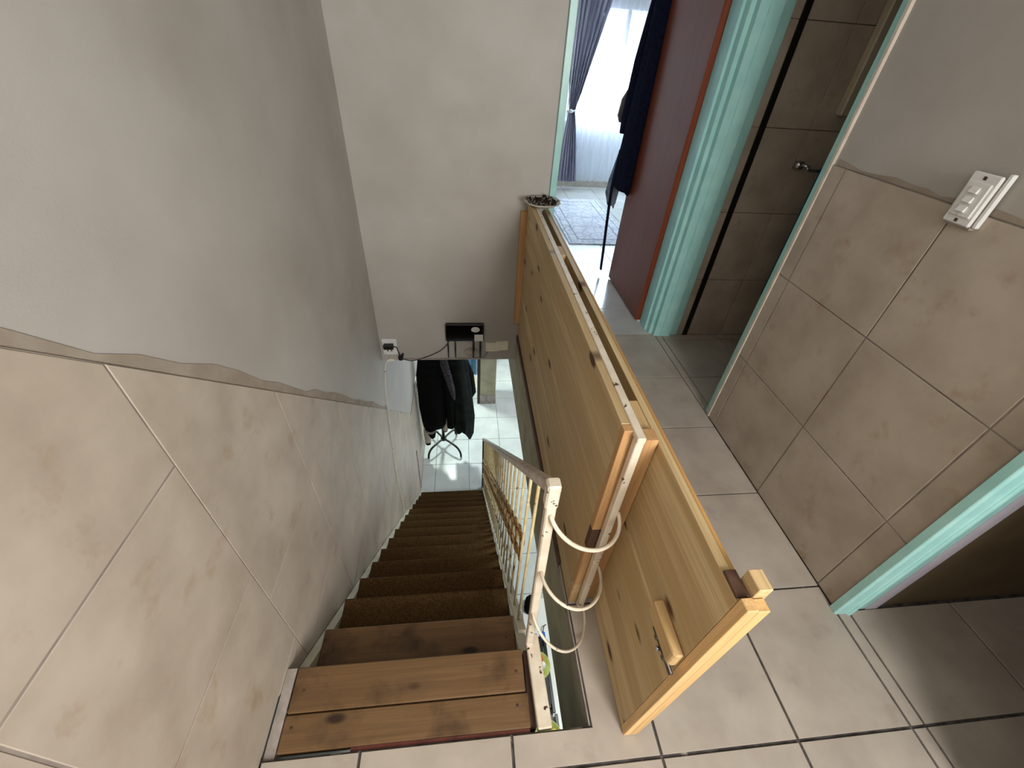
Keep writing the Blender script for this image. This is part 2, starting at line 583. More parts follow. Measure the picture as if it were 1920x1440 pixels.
grid(floor, 2, steps(GX, PX, 0.46, 2.6), steps(GY, PY, YF, 6.18), -0.008, 0, 'bed_tile', gap=0.002)

# edge of the slab seen inside the opening, and the downstand beam under it
bx('slab_edge', (XH - 0.004, YH, -0.055), (XH, YF, -0.007), 'screed', floor)
tb = struct(bx('trim_1', (XH + 0.004, -0.2, -0.50), (XH + 0.18, 4.4, SL), 'olive'), 'olive concrete beam below the edge of the stair opening', 'beam')
bx('slab_face', (XH - 0.001, YH, SL), (XH + 0.003, YF, -0.056), 'olive', floor)

# ------------------------------------------------------------------ setting: left wall
DY0, DZ0, DK = 0.567, 1.087, 0.99        # sloping top of the tile dado
SY0, SZ0, SS = 0.55, -0.1435, 0.985      # stringer line
SK = RISE / RUN                          # railing slope
wl = MB().box((XL - 0.15, -1.6, ZL), (XL - 0.006, 6.3, ZC)).build('wall_left', 'paint')
struct(wl, 'grey painted wall beside the stairs with stepped beige tile dado', 'wall')
dado = [(1, 0, 3.1), (DK, 1, DZ0 + DK * DY0)]
strg = (-SS, -1, -(SZ0 + SS * SY0))
# grout bed behind the tiles: thin slab following the dado shape
ze = DZ0 - DK * (3.1 - DY0)
yk = DY0 + (DZ0 - 1.25) / DK
poly = [(-1.6, 0.0), (YH, 0.0), (YH, SZ0 - SS * (YH - SY0)), (3.0, SZ0 - SS * (3.0 - SY0)), (3.0, ZL), (5.2, ZL), (5.2, ze), (3.1, ze), (yk, 1.25), (-1.6, 1.25)]
MB().prism(poly, 0, XL - 0.0065, XL - 0.0015).build('grout_bed', 'wgrout', wl)
grid(wl, 0, [-0.66, -0.25, 0.16, 0.57], [0.0, 0.41, 0.84, 1.25], XL - 0.005, XL, 'tile', dado, gap=0.0022, jitter=0.0008)
grid(wl, 0, [YH, 0.57], [SZ0 - SS * 0.02, 0.0], XL - 0.005, XL, 'tile', [strg], gap=0.002)
grid(wl, 0, [0.57 + 0.41 * k for k in range(7)] + [3.1], [0.26 + 0.413 * k for k in range(-7, 3)], XL - 0.005, XL, 'tile', dado + [strg], gap=0.0013, jitter=0.0008)
grid(wl, 0, [3.1, 3.51, 3.92, 4.33, 4.74], [ZL, ZL + 0.41, ZL + 0.82, ze], XL - 0.005, XL, 'tile', gap=0.002)
# smear of bare plaster along the top of the dado
def smear(parent, line, w, x0, x1, seed):
    rnd = random.Random(seed)
    lo, hi = [], []
    for k in range(25):
        t = k / 24
        y, z = line(t)
        lo.append((y, z + 0.001))
        hi.append((y + rnd.uniform(-0.004, 0.004), z + w * (0.75 + rnd.uniform(-0.2, 0.25) + 0.25 * math.sin(k * 0.9 + seed))))
    MB().prism(lo + hi[::-1], 0, x0, x1).build('plaster_smear', 'smear', parent)
smear(wl, lambda t: (0.42 + 1.80 * t, DZ0 - DK * (0.42 + 1.80 * t - DY0)), 0.050, XL - 0.0062, XL - 0.004, 3)
bx('end_trim', (XL, 3.085, ZL), (XL + 0.008, 3.105, -1.98), 'screed', wl)

# ------------------------------------------------------------------ setting: far wall over the stairs (bulkhead)
wb = struct(bx('wall_back', (XL - 0.006, YF, SL), (0.456, YF + 0.12, ZC), 'paint'), 'grey painted wall above the bottom of the stairs', 'wall')
# wall above the bedroom door and right of it (bathroom side)
wb2 = struct(MB().box((0.456, YF, 2.06), (1.46, YF + 0.12, ZC)).box((1.40, YF + 0.005, 0.0), (2.9, YF + 0.12, ZC)).build('wall_bathroom', 'wgrout'), 'beige tiled bathroom wall seen through the open doorway', 'wall')
grid(wb2, 1, [1.456, 1.503], [0, 0.41, 0.825, 1.245, 1.66, 2.05], YF + 0.006, YF - 0.004, 'tile', gap=0.001)
grid(wb2, 1, [1.533, 1.78, 2.19, 2.6], [0, 0.41, 0.825, 1.245, 1.66, 2.05], YF + 0.006, YF - 0.004, 'tile', gap=0.0018)
struct(bx('trim_2', (1.503, YF - 0.012, 0.0), (1.533, YF + 0.004, 2.05), 'black'), 'narrow black upright strip between the bathroom wall tiles', 'trim')

# ------------------------------------------------------------------ setting: right wall
wr = MB()
wr.box((XR + 0.006, 0.53, 0), (XR + 0.12, 1.53, ZC))
wr.box((XR + 0.006, -0.04, 2.04), (XR + 0.12, 0.53, ZC))
wr.box((XR + 0.006, 1.53, 2.04), (XR + 0.12, YF, ZC))
wr.box((XR + 0.006, -1.6, 0), (XR + 0.12, -0.04, ZC))  # unseen wall end set forward, narrows the doorway to keep the side room dark
wr = struct(wr.build('wall_right', 'paint'), 'grey painted corridor wall with a beige tile dado between two doorways', 'wall')
bx('grout_bed', (XR + 0.0015, 0.53, 0), (XR + 0.0065, 1.515, 1.236), 'wgrout', wr)
grid(wr, 0, [0.53, 0.614, 1.029, 1.449, 1.515], [0.0, 0.412, 0.824, 1.236], XR + 0.005, XR, 'tile', gap=0.0025, jitter=0.0008)
smear(wr, lambda t: (1.50 - 0.96 * t, 1.2365), 0.016, XR + 0.004, XR + 0.0062, 8)
# rooms on the right
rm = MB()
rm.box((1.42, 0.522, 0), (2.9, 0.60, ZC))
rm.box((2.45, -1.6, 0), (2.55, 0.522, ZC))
struct(rm.build('wall_side_room', 'side_shade'), 'dim wall of the side room behind the nearest doorway', 'wall')
struct(MB().box((1.42, 1.42, 0), (2.9, 1.50, ZC)).box((2.62, 1.5, 0), (2.72, YF, ZC)).build('wall_bathroom_side', 'tile'), 'dim side wall of the bathroom', 'wall')
struct(bx('ceiling', (XL - 0.15, -1.6, ZC), (2.9, 6.4, ZC + 0.1), 'ceil'), 'white ceiling over the landing', 'ceiling')
struct(MB().box((XL - 0.15, -1.7, ZL), (2.9, -1.6, 0.95)).box((XL - 0.15, -1.7, 2.4), (2.9, -1.6, ZC)).box((XL - 0.15, -1.7, 0.95), (0.58, -1.6, 2.4)).box((1.32, -1.7, 0.95), (2.9, -1.6, 2.4)).build('wall_front', 'paint'), 'grey wall with the stair window behind the viewer', 'wall')

# ------------------------------------------------------------------ door frames
def frame(name, label):
    o = thing(name, label, 'door frame', (0, 0, 0))
    o['kind'] = 'structure'
    return o

t2 = thing('trim_3', 'teal steel door frame of the bedroom doorway at the corridor end', 'door frame', (0.88, YF, 0))
t2['kind'] = 'structure'
prof = [(1.285, 2.5), (1.247, 2.5), (1.247, 2.398), (1.262, 2.398), (1.262, 2.352), (1.285, 2.352), (1.285, 2.314), (1.330, 2.314), (1.331, 2.318), (1.333, 2.318),
        (1.334, 2.311), (1.398, 2.311), (1.402, 2.330), (1.456, 2.330), (1.456, 2.5)]
MB().prism(prof, 2, 0.0, 2.06).build('jamb', 'teal', t2, 0.0015)
prof = [(0.456, 2.322), (0.490, 2.322), (0.490, 2.36), (0.478, 2.36), (0.478, 2.47), (0.456, 2.47)]
MB().prism(prof, 2, 0.0, 2.06).build('jamb', 'teal', t2, 0.002)
bx('head', (0.456, 2.322, 2.0), (1.40, 2.47, 2.06), 'teal', t2, 0.003)
t3 = thing('trim_4', 'teal and cream door jamb at the bathroom opening', 'door frame', (XR, 1.55, 0))
t3['kind'] = 'structure'
MB().prism([(1.304, 1.531), (1.42, 1.531), (1.42, 1.575), (1.395, 1.575), (1.395, 1.56), (1.304, 1.56)], 2, 0, 2.04).build('jamb', 'teal', t3, 0.002)
bx('corner_bead', (1.297, 1.513, 0.0), (1.31, 1.531, 2.04), 'cream', t3, 0.003)
t4 = thing('trim_5', 'teal door frame of the nearest doorway in the right wall', 'door frame', (1.35, 0.51, 0))
t4['kind'] = 'structure'
prof = [(1.286, 0.532), (1.286, 0.508), (1.292, 0.503), (1.330, 0.503), (1.333, 0.497), (1.342, 0.495), (1.345, 0.502), (1.357, 0.504), (1.360, 0.514), (1.415, 0.514), (1.415, 0.532)]
MB().prism(prof, 2, 0, 2.04).build('jamb', 'teal', t4, 0.0015)
bx('plaster_return', (1.415, 0.512, 0), (1.46, 0.522, 2.04), 'lav', t4)

# ------------------------------------------------------------------ lower hall shell
lf = MB().box((XL - 0.15, -1.6, ZL - 0.12), (2.9, 6.6, ZL - 0.006)).build('floor_lower', 'lgrout')
struct(lf, 'pale tiled hall floor at the foot of the stairs', 'floor')
grid(lf, 2, steps(0.014, 0.4095, XL, 2.7), steps(3.43, 0.411, 0.5, 6.4), ZL - 0.008, ZL, 'white_tile', gap=0.0025)
struct(MB().box((XL - 0.15, 6.4, ZL), (2.9, 6.5, SL)).box((2.8, 5.4, ZL), (2.9, 6.4, SL)).box((2.8, -1.6, ZL), (2.9, 3.0, SL)).build('wall_lower', 'paint'), 'far wall of the lower hall', 'wall')
pl = struct(bx('wall_pier', (0.192, 4.55, ZL), (0.412, 4.85, SL), 'olive'), 'narrow grey wall pier standing on the white hall floor', 'wall')
bx('skirting_tile', (0.188, 4.543, ZL), (0.416, 4.55, ZL + 0.17), 'screed', pl)
struct(bx('trim_6', (0.152, 4.55, ZL), (0.192, 4.66, SL), 'brown_frame'), 'dark brown door frame upright against the grey wall pier', 'trim')

# ------------------------------------------------------------------ staircase
st = thing('staircase', 'steep straight wooden staircase with dark brown carpet on its lower treads', 'stairs', (-0.18, 1.6, ZL))
XT0, XT1 = -0.524, 0.163
def sz(y, off=0.0):
    return SZ0 - SS * (y - SY0) + off
for x0, x1 in ((XL + 0.0005, XT0 - 0.001), (XT1 + 0.002, XT1 + 0.034)):
    yb = SY0 + (SZ0 - ZL) / SS
    ys_ = Y0 + 0.002
    MB().prism([(ys_, sz(ys_)), (yb, ZL), (yb - 0.27, ZL), (ys_, sz(ys_, -0.28))], 0, x0, x1).build('stringer', 'stringer', st)
bx('board', (XT0, 0.281, Z0 - 0.034), (XT1 + 0.006, 0.3655, Z0), 'tread', st, 0.003)
bx('board', (XT0 + 0.002, 0.3685, Z0 - 0.034), (XT1, Y0, Z0 + 0.002), 'tread', st, 0.003)
bx('edge_strip', (-0.33, YH + 0.001, -0.05), (0.165, 0.280, -0.010), 'red', st)
bx('edge_trim', (XL + 0.001, YH + 0.001, -0.05), (XT0 - 0.003, Y0, -0.012), 'screed', st)
for i in range(1, 15):
    y, z = Y0 + RUN * i, Z0 - RISE * i
    t = bx('tread', (XT0, y - 0.215, z - 0.036), (XT1, y, z), 'tread', st, 0.003)
    if i >= 2:
        mb = MB()
        prof = [(y - 0.21, z + 0.001), (y - 0.004, z + 0.001), (y + 0.001, z - 0.004), (y + 0.001, z - 0.04), (y + 0.009, z - 0.04), (y + 0.0095, z), (y + 0.006, z + 0.007), (y, z + 0.010), (y - 0.21, z + 0.009)]
        sk = random.uniform(-0.003, 0.003)
        mb.prism(prof, 0, XT0 + 0.004 + sk, XT1 - 0.002)
        mb.build('carpet', 'carpet', t)
# screw heads on the bare boards
for (sx, sy, zz) in ((-0.50, 0.335, Z0), (0.135, 0.335, Z0), (-0.49, 0.42, Z0 + 0.002), (0.14, 0.42, Z0 + 0.002), (-0.48, 0.58, Z0 - RISE), (0.13, 0.58, Z0 - RISE)):
    MB().lathe([(0.0045, 0), (0.0045, 0.001), (0.0028, 0.0013)], (sx, sy, zz), 10).build('screw', 'dark_wood', st)

# ------------------------------------------------------------------ stair railing
XRAIL = 0.176
rl = thing('stair_railing', 'chipped cream steel stair railing with scrollwork and a square newel post', 'railing', (XRAIL, 1.7, ZL))
NY, NZ = 0.500, 0.835
YB = 3.06
def hz(y, off=0.0):
    return NZ - 0.02 - SK * (y - NY) + off
MB().flat([(0.190, NY, -0.03), (0.170, NY, NZ - 0.03)], 0.023, 0.023).build('newel_post', 'steel', rl, 0.003)
MB().flat([(0.170, NY - 0.001, NZ - 0.075), (0.1695, NY - 0.001, NZ)], 0.028, 0.028).build('newel_cap', 'steel', rl, 0.004)
MB().flat([(0.172, NY, hz(NY)), (0.172, YB, hz(YB))], 0.031, 0.024).build('handrail', 'rail_grey', rl, 0.004)
MB().flat([(0.1745, YB - 0.01, ZL), (0.1745, YB - 0.01, hz(YB))], 0.03, 0.03).build('foot_post', 'iron', rl, 0.003)
base_off = -0.84
MB().flat([(0.180, NY + 0.06, hz(NY + 0.06, base_off)), (0.180, YB - 0.02, hz(YB - 0.02, base_off))], 0.03, 0.012).build('bottom_rail', 'stringer', rl, 0.002)
PIT = 0.0895
nb = int((YB - 0.06 - 0.622) / PIT) + 1
b0 = None
for i in range(nb):
    y = 0.622 + PIT * i
    zb, zt = hz(y, base_off), hz(y, -0.008)
    if b0 is None:
        b0 = MB().tube([(0.1765, y, zb - 0.01), (0.174, y, zt)], 0.0048, 8).build('baluster', 'cream_steel', rl)
    else:
        copy_at(b0, WORLD[b0.name] + Vector((0, y - 0.622, zb - hz(0.622, base_off))), rl)
# scroll ornaments in a band half-way up
def scroll_path(cy, cz, s, flip):
    pts = []
    for k in range(34):
        t = k / 33.0
        a = t * 4.6 * math.pi
        r = s * (0.22 + 0.78 * abs(2 * t - 1) ** 0.9) * 0.5
        if t < 0.5:
            c = (0.0, s * 0.55)
            ang = a
            r = s * (0.12 + 0.85 * t)
        else:
            c = (0.0, -s * 0.55)
            ang = 4.6 * math.pi - a + math.pi
            r = s * (0.12 + 0.85 * (1 - t))
        pts.append((0.175 + 0.010 * math.sin(6 * t), cy + flip * (c[0] + r * math.cos(ang)), cz + c[1] + r * math.sin(ang)))
    return pts
sA = sB = None
for i in range(nb - 1):
    y = 0.622 + PIT * (i + 0.5)
    z = hz(y, -0.40)
    if i < 1:
        continue
    if sA is None:
        y0_, z0_ = y, z
        sA = MB().tube(scroll_path(y, z, 0.072, 1), 0.0042, 6).build('scroll', 'scroll', rl)
    else:
        copy_at(sA, WORLD[sA.name] + Vector((0, y - y0_, z - z0_)), rl)
lA = None
for i in range(1, nb - 1):          # forged leaves lying over the scrolls
    for dz, rx in ((0.11, 0.5), (-0.02, -0.4), (-0.13, 0.7)):
        y = 0.622 + PIT * (i + 0.5)
        z = hz(y, -0.40) + dz
        if lA is None:
            mb = MB()
            ring = []
            for k in range(7):
                t = k / 6.0
                wd = 0.016 * math.sin(math.pi * min(1, 0.08 + t * 0.95))
                ring.append([(0.168 - 0.016 * t, y - wd, z + 0.07 * t - 0.035), (0.164 - 0.016 * t, y, z + 0.07 * t - 0.035), (0.168 - 0.016 * t, y + wd, z + 0.07 * t - 0.035), (0.170 - 0.016 * t, y, z + 0.07 * t - 0.035)])
            lA = mb.loft(ring).build('iron_leaf', 'scroll', rl)
            lA.rotation_euler = (rx, 0, 0)
            yl, zl = y, z
        else:
            c = copy_at(lA, WORLD[lA.name] + Vector((0, y - yl, z - zl)), rl)
            c.rotation_euler = (rx + random.uniform(-0.3, 0.3), 0, 0)
bx('gap_shade_plate', (0.170, YH + 0.012, -0.16), (0.186, NY - 0.016, -0.03), 'dark_wood', rl)  # added dark plate, stands in for the dark gap between boards and bar
# flat steel bar along the landing edge
MB().flat([(0.208, YH + 0.004, -0.012), (0.200, NY + 0.02, -0.014)], 0.042, 0.03).build('landing_bar', 'steel', rl, 0.003)
# three half hoops closing the gap to the landing railing
for xn, zn, zp, rr, bu in ((0.172, 0.735, 0.573, 0.0052, (0.02, -0.06, -0.06)), (0.176, 0.490, 0.295, 0.0044, (0.0, -0.12, 0.03)), (0.178, 0.245, 0.012, 0.0044, (0.02, -0.10, -0.06))):
    A, B = Vector((xn, 0.490, zn)), Vector((0.388, 0.592, zp))
    pts = []
    for k in range(29):
        a = math.pi * k / 28
        mid = A.lerp(B, 0.5 - 0.5 * math.cos(a))
        pts.append(mid + Vector(bu) * math.sin(a))
    MB().tube(pts, rr, 8).build('hoop', 'steel', rl)

# ------------------------------------------------------------------ landing railing (steel) boxed in by pine boards
lr = thing('landing_railing', 'white steel railing post and top rail boxed in between pine boards', 'railing', (0.38, 0.61, 0))
MB().flat([(0.379, 0.598, 0.0), (0.3765, 0.598, 0.842)], 0.020, 0.021).build('post', 'steel', lr, 0.002)
MB().flat([(0.3755, 0.584, 0.850), (0.3755, YF - 0.01, 0.850)], 0.020, 0.016).build('top_rail', 'steel', lr, 0.002)

wp = thing('wooden_partition', 'pine board partition standing along the edge of the stair opening', 'partition', (0.42, 1.3, 0))
def shear(x, z, k=0.022):
    return x + k * z
def plank(x0, x1, y0, y1, z0, z1, mat, name='plank', k=0.0, bevel=0.0012):
    m = MB().prism([(shear(x0, z0, k), z0), (shear(x1, z0, k), z0), (shear(x1, z1, k), z1), (shear(x0, z1, k), z1)], 1, y0, y1)
    return m.build(name, mat, wp, bevel)
# stair-side face
zz = [-0.03, 0.15, 0.325, 0.505, 0.685, 0.857]
for a, b in zip(zz, zz[1:]):
    plank(0.3425, 0.3635, 0.634, YF - 0.004, a + 0.0005, b - 0.0005, 'pine', 'plank', 0.001, 0.0008)
plank(0.308, 0.343, YF - 0.028, YF - 0.002, 0.10, 0.80, 'pine_orange', 'wall_batten')
plank(0.334, 0.342, 0.75, YF - 0.03, -0.028, 0.012, 'dark_wood', 'bottom_batten')
# upright at the near end of the stair-side face, behind the white post
plank(0.343, 0.381, 0.6115, 0.633, 0.46, 0.855, 'pine_orange', 'upright', 0.001)
plank(0.343, 0.379, 0.6115, 0.633, 0.36, 0.46, 'dark_wood', 'spacer_block', 0.001)
plank(0.343, 0.380, 0.6115, 0.633, 0.13, 0.36, 'pine_orange', 'upright', 0.001)
plank(0.343, 0.372, 0.6115, 0.633, 0.0, 0.13, 'pine_edge', 'spacer_block', 0.001)
plank(0.3845, 0.4255, 0.6115, 0.65, 0.02, 0.822, 'pine_orange', 'upright', 0.011)
# spacer blocks between the rail and the corridor-side face
for y0_, y1_ in ((0.651, 0.76), (1.70, 1.80)):
    plank(0.3885, 0.4255, y0_, y1_, 0.76, 0.812, 'pine_edge', 'spacer_block', 0.011)
# corridor-side face
zz = [0.003, 0.165, 0.33, 0.495, 0.655, 0.812]
for a, b in zip(zz, zz[1:]):
    plank(0.427, 0.445, 0.262, YF - 0.004, a + 0.0005, b - 0.0005, 'pine', 'plank', 0.011, 0.0008)
plank(0.4455, 0.454, 0.30, YF - 0.004, 0.70, 0.811, 'pine_y', 'top_rail', 0.011)
plank(0.4455, 0.454, 0.30, YF - 0.004, 0.02, 0.10, 'pine_y', 'bottom_rail', 0.011)
plank(0.427, 0.447, 0.240, 0.2615, 0.003, 0.826, 'pine_z', 'end_batten', 0.013)
plank(0.4475, 0.470, 0.240, 0.2615, 0.003, 0.820, 'pine_z', 'end_batten', 0.013)
plank(0.449, 0.474, 0.2625, 0.298, 0.70, 0.845, 'pine_edge', 'corner_block', 0.016)
plank(0.4265, 0.4485, 0.266, 0.312, 0.812, 0.819, 'dark_wood', 'stained_patch', 0.013)
# cleat and barrel bolt on the corridor-side face
def xf(z):
    return 0.427 + 0.011 * z
MB().prism([(xf(.53) - 0.024, 0.375), (xf(.53) - 0.0005, 0.375), (xf(.53) - 0.0005, 0.262), (xf(.53) - 0.018, 0.262), (xf(.53) - 0.024, 0.27)], 2, 0.508, 0.56).build('cleat', 'pine_edge', wp, 0.003)
lt = MB().box((xf(.48) - 0.004, 0.272, 0.470), (xf(.48) - 0.0005, 0.338, 0.507)).build('barrel_bolt', 'bolt', wp, 0.001)
lt['label'] = 'blackened steel barrel bolt under the pine cleat'
MB().tube([(xf(.488) - 0.012, 0.345, 0.488), (xf(.488) - 0.012, 0.252, 0.488)], 0.0055, 10).build('bolt_rod', 'bolt', lt)
for yy in (0.325, 0.285):
    MB().box((xf(.488) - 0.019, yy - 0.008, 0.478), (xf(.488) - 0.003, yy + 0.008, 0.498)).build('bolt_strap', 'bolt', lt, 0.004)
MB().lathe([(0.002, 0), (0.006, 0.003), (0.0065, 0.008), (0.003, 0.012)], (xf(.47) - 0.013, 0.308, 0.460), 10).build('bolt_knob', 'chrome', lt)

# dish with charred herbs on the far end of the partition
ds = tag(MB().lathe([(0.030, 0.0), (0.060, 0.003), (0.088, 0.014), (0.098, 0.022), (0.0975, 0.0255), (0.086, 0.0185), (0.058, 0.0075), (0.0, 0.0065)], (0.405, 2.232, 0.859), 32).build('dish', 'china'),
         'shallow stained dish balanced on the far end of the pine partition', 'dish')
mb = MB()
for k in range(34):
    a, r = random.uniform(0, 6.28), 0.075 * math.sqrt(random.random())
    cx, cy, cz = 0.405 + r * math.cos(a), 2.232 + r * math.sin(a), 0.873 + random.uniform(0, 0.014)
    L, wd, th = random.uniform(0.02, 0.05), random.uniform(0.006, 0.014), random.uniform(0, 6.28)
    ring = []
    for q in range(5):
        t = q / 4 - 0.5
        c = Vector((cx + math.cos(th) * L * t, cy + math.sin(th) * L * t, cz + 0.008 * math.sin(q * 2.1 + k)))
        n = Vector((-math.sin(th), math.cos(th), 0.3 * math.sin(k))) * wd * (1 - 1.4 * t * t * 2) * 0.5
        ring.append([c - n, c + Vector((0, 0, 0.003)), c + n, c - Vector((0, 0, 0.003))])
    mb.loft(ring)
tag(mb.build('dried_herbs', 'ash'), 'crumpled charred brown herbs heaped in the shallow dish', 'herbs', kind='stuff')

# ------------------------------------------------------------------ light switch on the right wall
ls = thing('light_switch', 'white three-gang light switch with paint-smeared plate on the right wall', 'light switch', (XR, 0.992, 1.20))
bx('back_box', (XR - 0.014, 0.957, 1.196), (XR + 0.004, 1.030, 1.318), 'screed', ls, 0.002)
bx('cover_plate', (XR - 0.024, 0.958, 1.203), (XR - 0.014, 1.031, 1.322), 'white_plastic', ls, 0.003)
bx('raised_insert', (XR - 0.029, 0.966, 1.222), (XR - 0.024, 1.024, 1.303), 'white_plastic', ls, 0.002)
for zc in (1.240, 1.262, 1.284):
    MB().prism([(XR - 0.029, zc - 0.008), (XR - 0.037, zc - 0.006), (XR - 0.031, zc + 0.008), (XR - 0.029, zc + 0.008)], 1, 0.984, 1.006).build('rocker', 'white_plastic', ls, 0.001)
for zc in (1.2125, 1.3115):
    MB().box((XR - 0.0248, 0.991, zc - 0.004), (XR - 0.0235, 0.999, zc + 0.004)).build('screw_hole', 'dark_wood', ls)
bx('cover_side', (XR - 0.015, 0.946, 1.204), (XR - 0.002, 0.9565, 1.330), 'white_plastic', ls, 0.002)  # separate strip standing in for the side of the cover plate

# ------------------------------------------------------------------ things on the bulkhead
YW = YF
rt = thing('router', 'glossy black wireless router with four drooping aerials on the grey wall', 'router', (0.0, YW, -0.03))
bx('body', (-0.130, YW - 0.035, -0.034), (0.117, YW - 0.004, 0.094), 'gloss_black', rt, 0.005)
bx('square_reflection', (0.055, YW - 0.0358, -0.030), (0.112, YW - 0.0352, 0.020), 'white_plastic', rt)  # pale rectangle painted as a reflection on the glossy front
MB().prism([(0.062 + 0.028 * math.cos(a), 0.058 + 0.02 * math.sin(a)) for a in [k * math.pi / 8 for k in range(16)]], 1, YW - 0.0358, YW - 0.0352).build('round_reflection', 'white_plastic', rt)  # pale disc, part of the same painted reflection
for x, r in ((-0.118, 0.005), (-0.071, 0.005), (0.050, 0.0075), (0.096, 0.0075)):
    MB().tube([(x, YW - 0.02, -0.03), (x, YW - 0.02, -0.10), (x, YW - 0.02, -0.172)], [r * 0.8, r, r * 0.75], 8).build('aerial', 'black', rt)
so = thing('wall_socket', 'white double wall socket beside the corner under the grey wall', 'socket', (-0.50, YW, -0.15))
bx('plate', (-0.548, YW - 0.012, -0.152), (-0.452, YW - 0.001, -0.030), 'white_plastic', so, 0.003)
for zx in ((-0.515, -0.118), (-0.492, -0.118), (-0.503, -0.104)):
    MB().prism([(zx[0] + 0.006 * math.cos(k * math.pi / 5), zx[1] + 0.006 * math.sin(k * math.pi / 5)) for k in range(10)], 1, YW - 0.0128, YW - 0.0118).build('socket_hole', 'dark_wood', so)
ad = thing('power_adapter', 'black power adapter plugged into the white wall socket', 'adapter', (-0.50, YW - 0.03, -0.09))
bx('body', (-0.535, YW - 0.048, -0.090), (-0.472, YW - 0.0125, -0.058), 'black', ad, 0.004)
cb = [(-0.472, YW - 0.03, -0.075), (-0.455, YW - 0.02, -0.085), (-0.447, YW - 0.016, -0.13), (-0.440, YW - 0.014, -0.165), (-0.43, YW - 0.014, -0.185)]
MB().tube(cb, 0.0035, 6).build('cord', 'black', ad)
mb = MB()
for k in range(3):
    c = Vector((-0.437 + 0.004 * k, YW - 0.02, -0.172 + 0.006 * k))
    mb.tube([c + Vector((0.018 * math.cos(a) * 0.7, 0.005 * math.sin(3 * a + k), 0.022 * math.sin(a + k))) for a in [q * math.pi / 6 for q in range(12)]], 0.004, 6, closed=True)
mb.build('cord_bundle', 'black', ad)
def catmull(P, n=8):
    P = [Vector(p) for p in P]
    Q = [P[0]] + P + [P[-1]]
    out = []
    for i in range(1, len(Q) - 2):
        for k in range(n):
            t = k / n
            a, b, c, d = Q[i - 1], Q[i], Q[i + 1], Q[i + 2]
            out.append(0.5 * ((2 * b) + (c - a) * t + (2 * a - 5 * b + 4 * c - d) * t * t + (3 * b - a - 3 * c + d) * t ** 3))
    out.append(P[-1])
    return out
tag(MB().tube(catmull([(-0.425, YW - 0.015, -0.185), (-0.37, YW - 0.012, -0.203), (-0.30, YW - 0.012, -0.185), (-0.22, YW - 0.012, -0.150), (-0.16, YW - 0.014, -0.11), (-0.118, YW - 0.02, -0.055), (-0.112, YW - 0.02, -0.034)]), 0.0028, 6).build('router_cable', 'black'),
    'thin black cable sagging between the power adapter and the router', 'cable')
tag(MB().tube(catmull([(-0.450, YW - 0.004, -0.192), (-0.2, YW - 0.004, -0.194), (0.06, YW - 0.004, -0.190), (0.115, YW - 0.004, -0.185), (0.136, YW - 0.004, -0.165), (0.138, YW - 0.004, -0.128)]), 0.0042, 6).build('painted_cable', 'screed'),
    'grey painted cable run clipped along the bottom edge of the wall', 'cable')
pts = [(0.132, -0.062), (0.20, -0.066), (0.204, -0.056), (0.283, -0.052), (0.284, -0.090), (0.282, -0.122), (0.27, -0.116), (0.262, -0.124), (0.24, -0.121), (0.215, -0.130), (0.18, -0.132), (0.134, -0.130)]
tag(MB().prism(pts, 1, YW - 0.010, YW - 0.0005).build('plaster_patch', 'plaster'), 'ragged cream patch of bare plaster to the right of the router', 'plaster patch')
MB_mount = MB().prism([(0.036 + 0.05 * math.cos(k * math.pi / 10), -0.140 + 0.034 * math.sin(k * math.pi / 10)) for k in range(20)], 1, YW - 0.010, YW - 0.0005)
tag(MB_mount.build('junction_plate', 'screed'), 'oval painted junction plate behind the right aerials of the router', 'wall plate')
# white cord from the socket down the left wall
tag(MB().tube(catmull([(-0.495, YW - 0.006, -0.152), (-0.50, YW - 0.01, -0.175), (-0.535, YW - 0.012, -0.21), (-0.548, 2.28, -0.27), (-0.550, 2.215, -0.41), (-0.550, 2.172, -0.62), (-0.550, 2.13, -0.91), (-0.550, 2.10, -1.19), (-0.549, 2.12, -1.60), (-0.549, 2.13, -1.66)]), 0.0036, 8).build('extension_cord', 'steel'),
    'cream cord hanging down the left wall from the white socket to the treads', 'cord')
tag(MB().prism([(-0.537, -0.212), (-0.49, -0.206), (-0.48, -0.199), (-0.50, -0.194), (-0.53, -0.196)], 1, YW - 0.006, YW - 0.0005).build('filler_chip', 'plaster'), 'small white chip of filler below the wall socket', 'filler')
s2 = thing('hall_switch', 'small white light switch on the left wall behind the coat stand', 'light switch', (XL, 3.58, -1.50))
bx('plate', (XL + 0.0005, 3.50, -1.50), (XL + 0.012, 3.62, -1.36), 'white_plastic', s2, 0.003)
bx('rocker', (XL + 0.012, 3.54, -1.455), (XL + 0.018, 3.58, -1.405), 'white_plastic', s2, 0.002)

# ------------------------------------------------------------------ coat stand and clothes
HX, HY = -0.305, 3.735
cs = thing('coat_stand', 'black metal coat stand with four curved feet on the white hall floor', 'coat stand', (HX, HY, ZL))
MB().tube([(HX, HY, ZL + 0.13), (HX, HY, ZL + 1.0), (HX, HY, ZL + 1.72)], 0.019, 12).build('pole', 'iron', cs)
MB().lathe([(0.018, -0.02), (0.036, -0.014), (0.038, 0.014), (0.022, 0.026)], (HX, HY, ZL + 0.145), 14).build('hub', 'iron', cs)
for fx, fy in ((-0.49, 3.53), (-0.085, 3.54), (-0.148, 3.93), (-0.468, 3.945)):
    d = Vector((fx - HX, fy - HY, 0))
    P = [(HX, HY, ZL + 0.148)] + [(HX + d.x * t, HY + d.y * t, ZL + h) for t, h in ((0.3, 0.150), (0.6, 0.147), (0.8, 0.132), (0.92, 0.102), (0.985, 0.06), (1.0, 0.011))]
    MB().tube(catmull(P, 5), 0.0135, 8).build('leg', 'iron', cs)
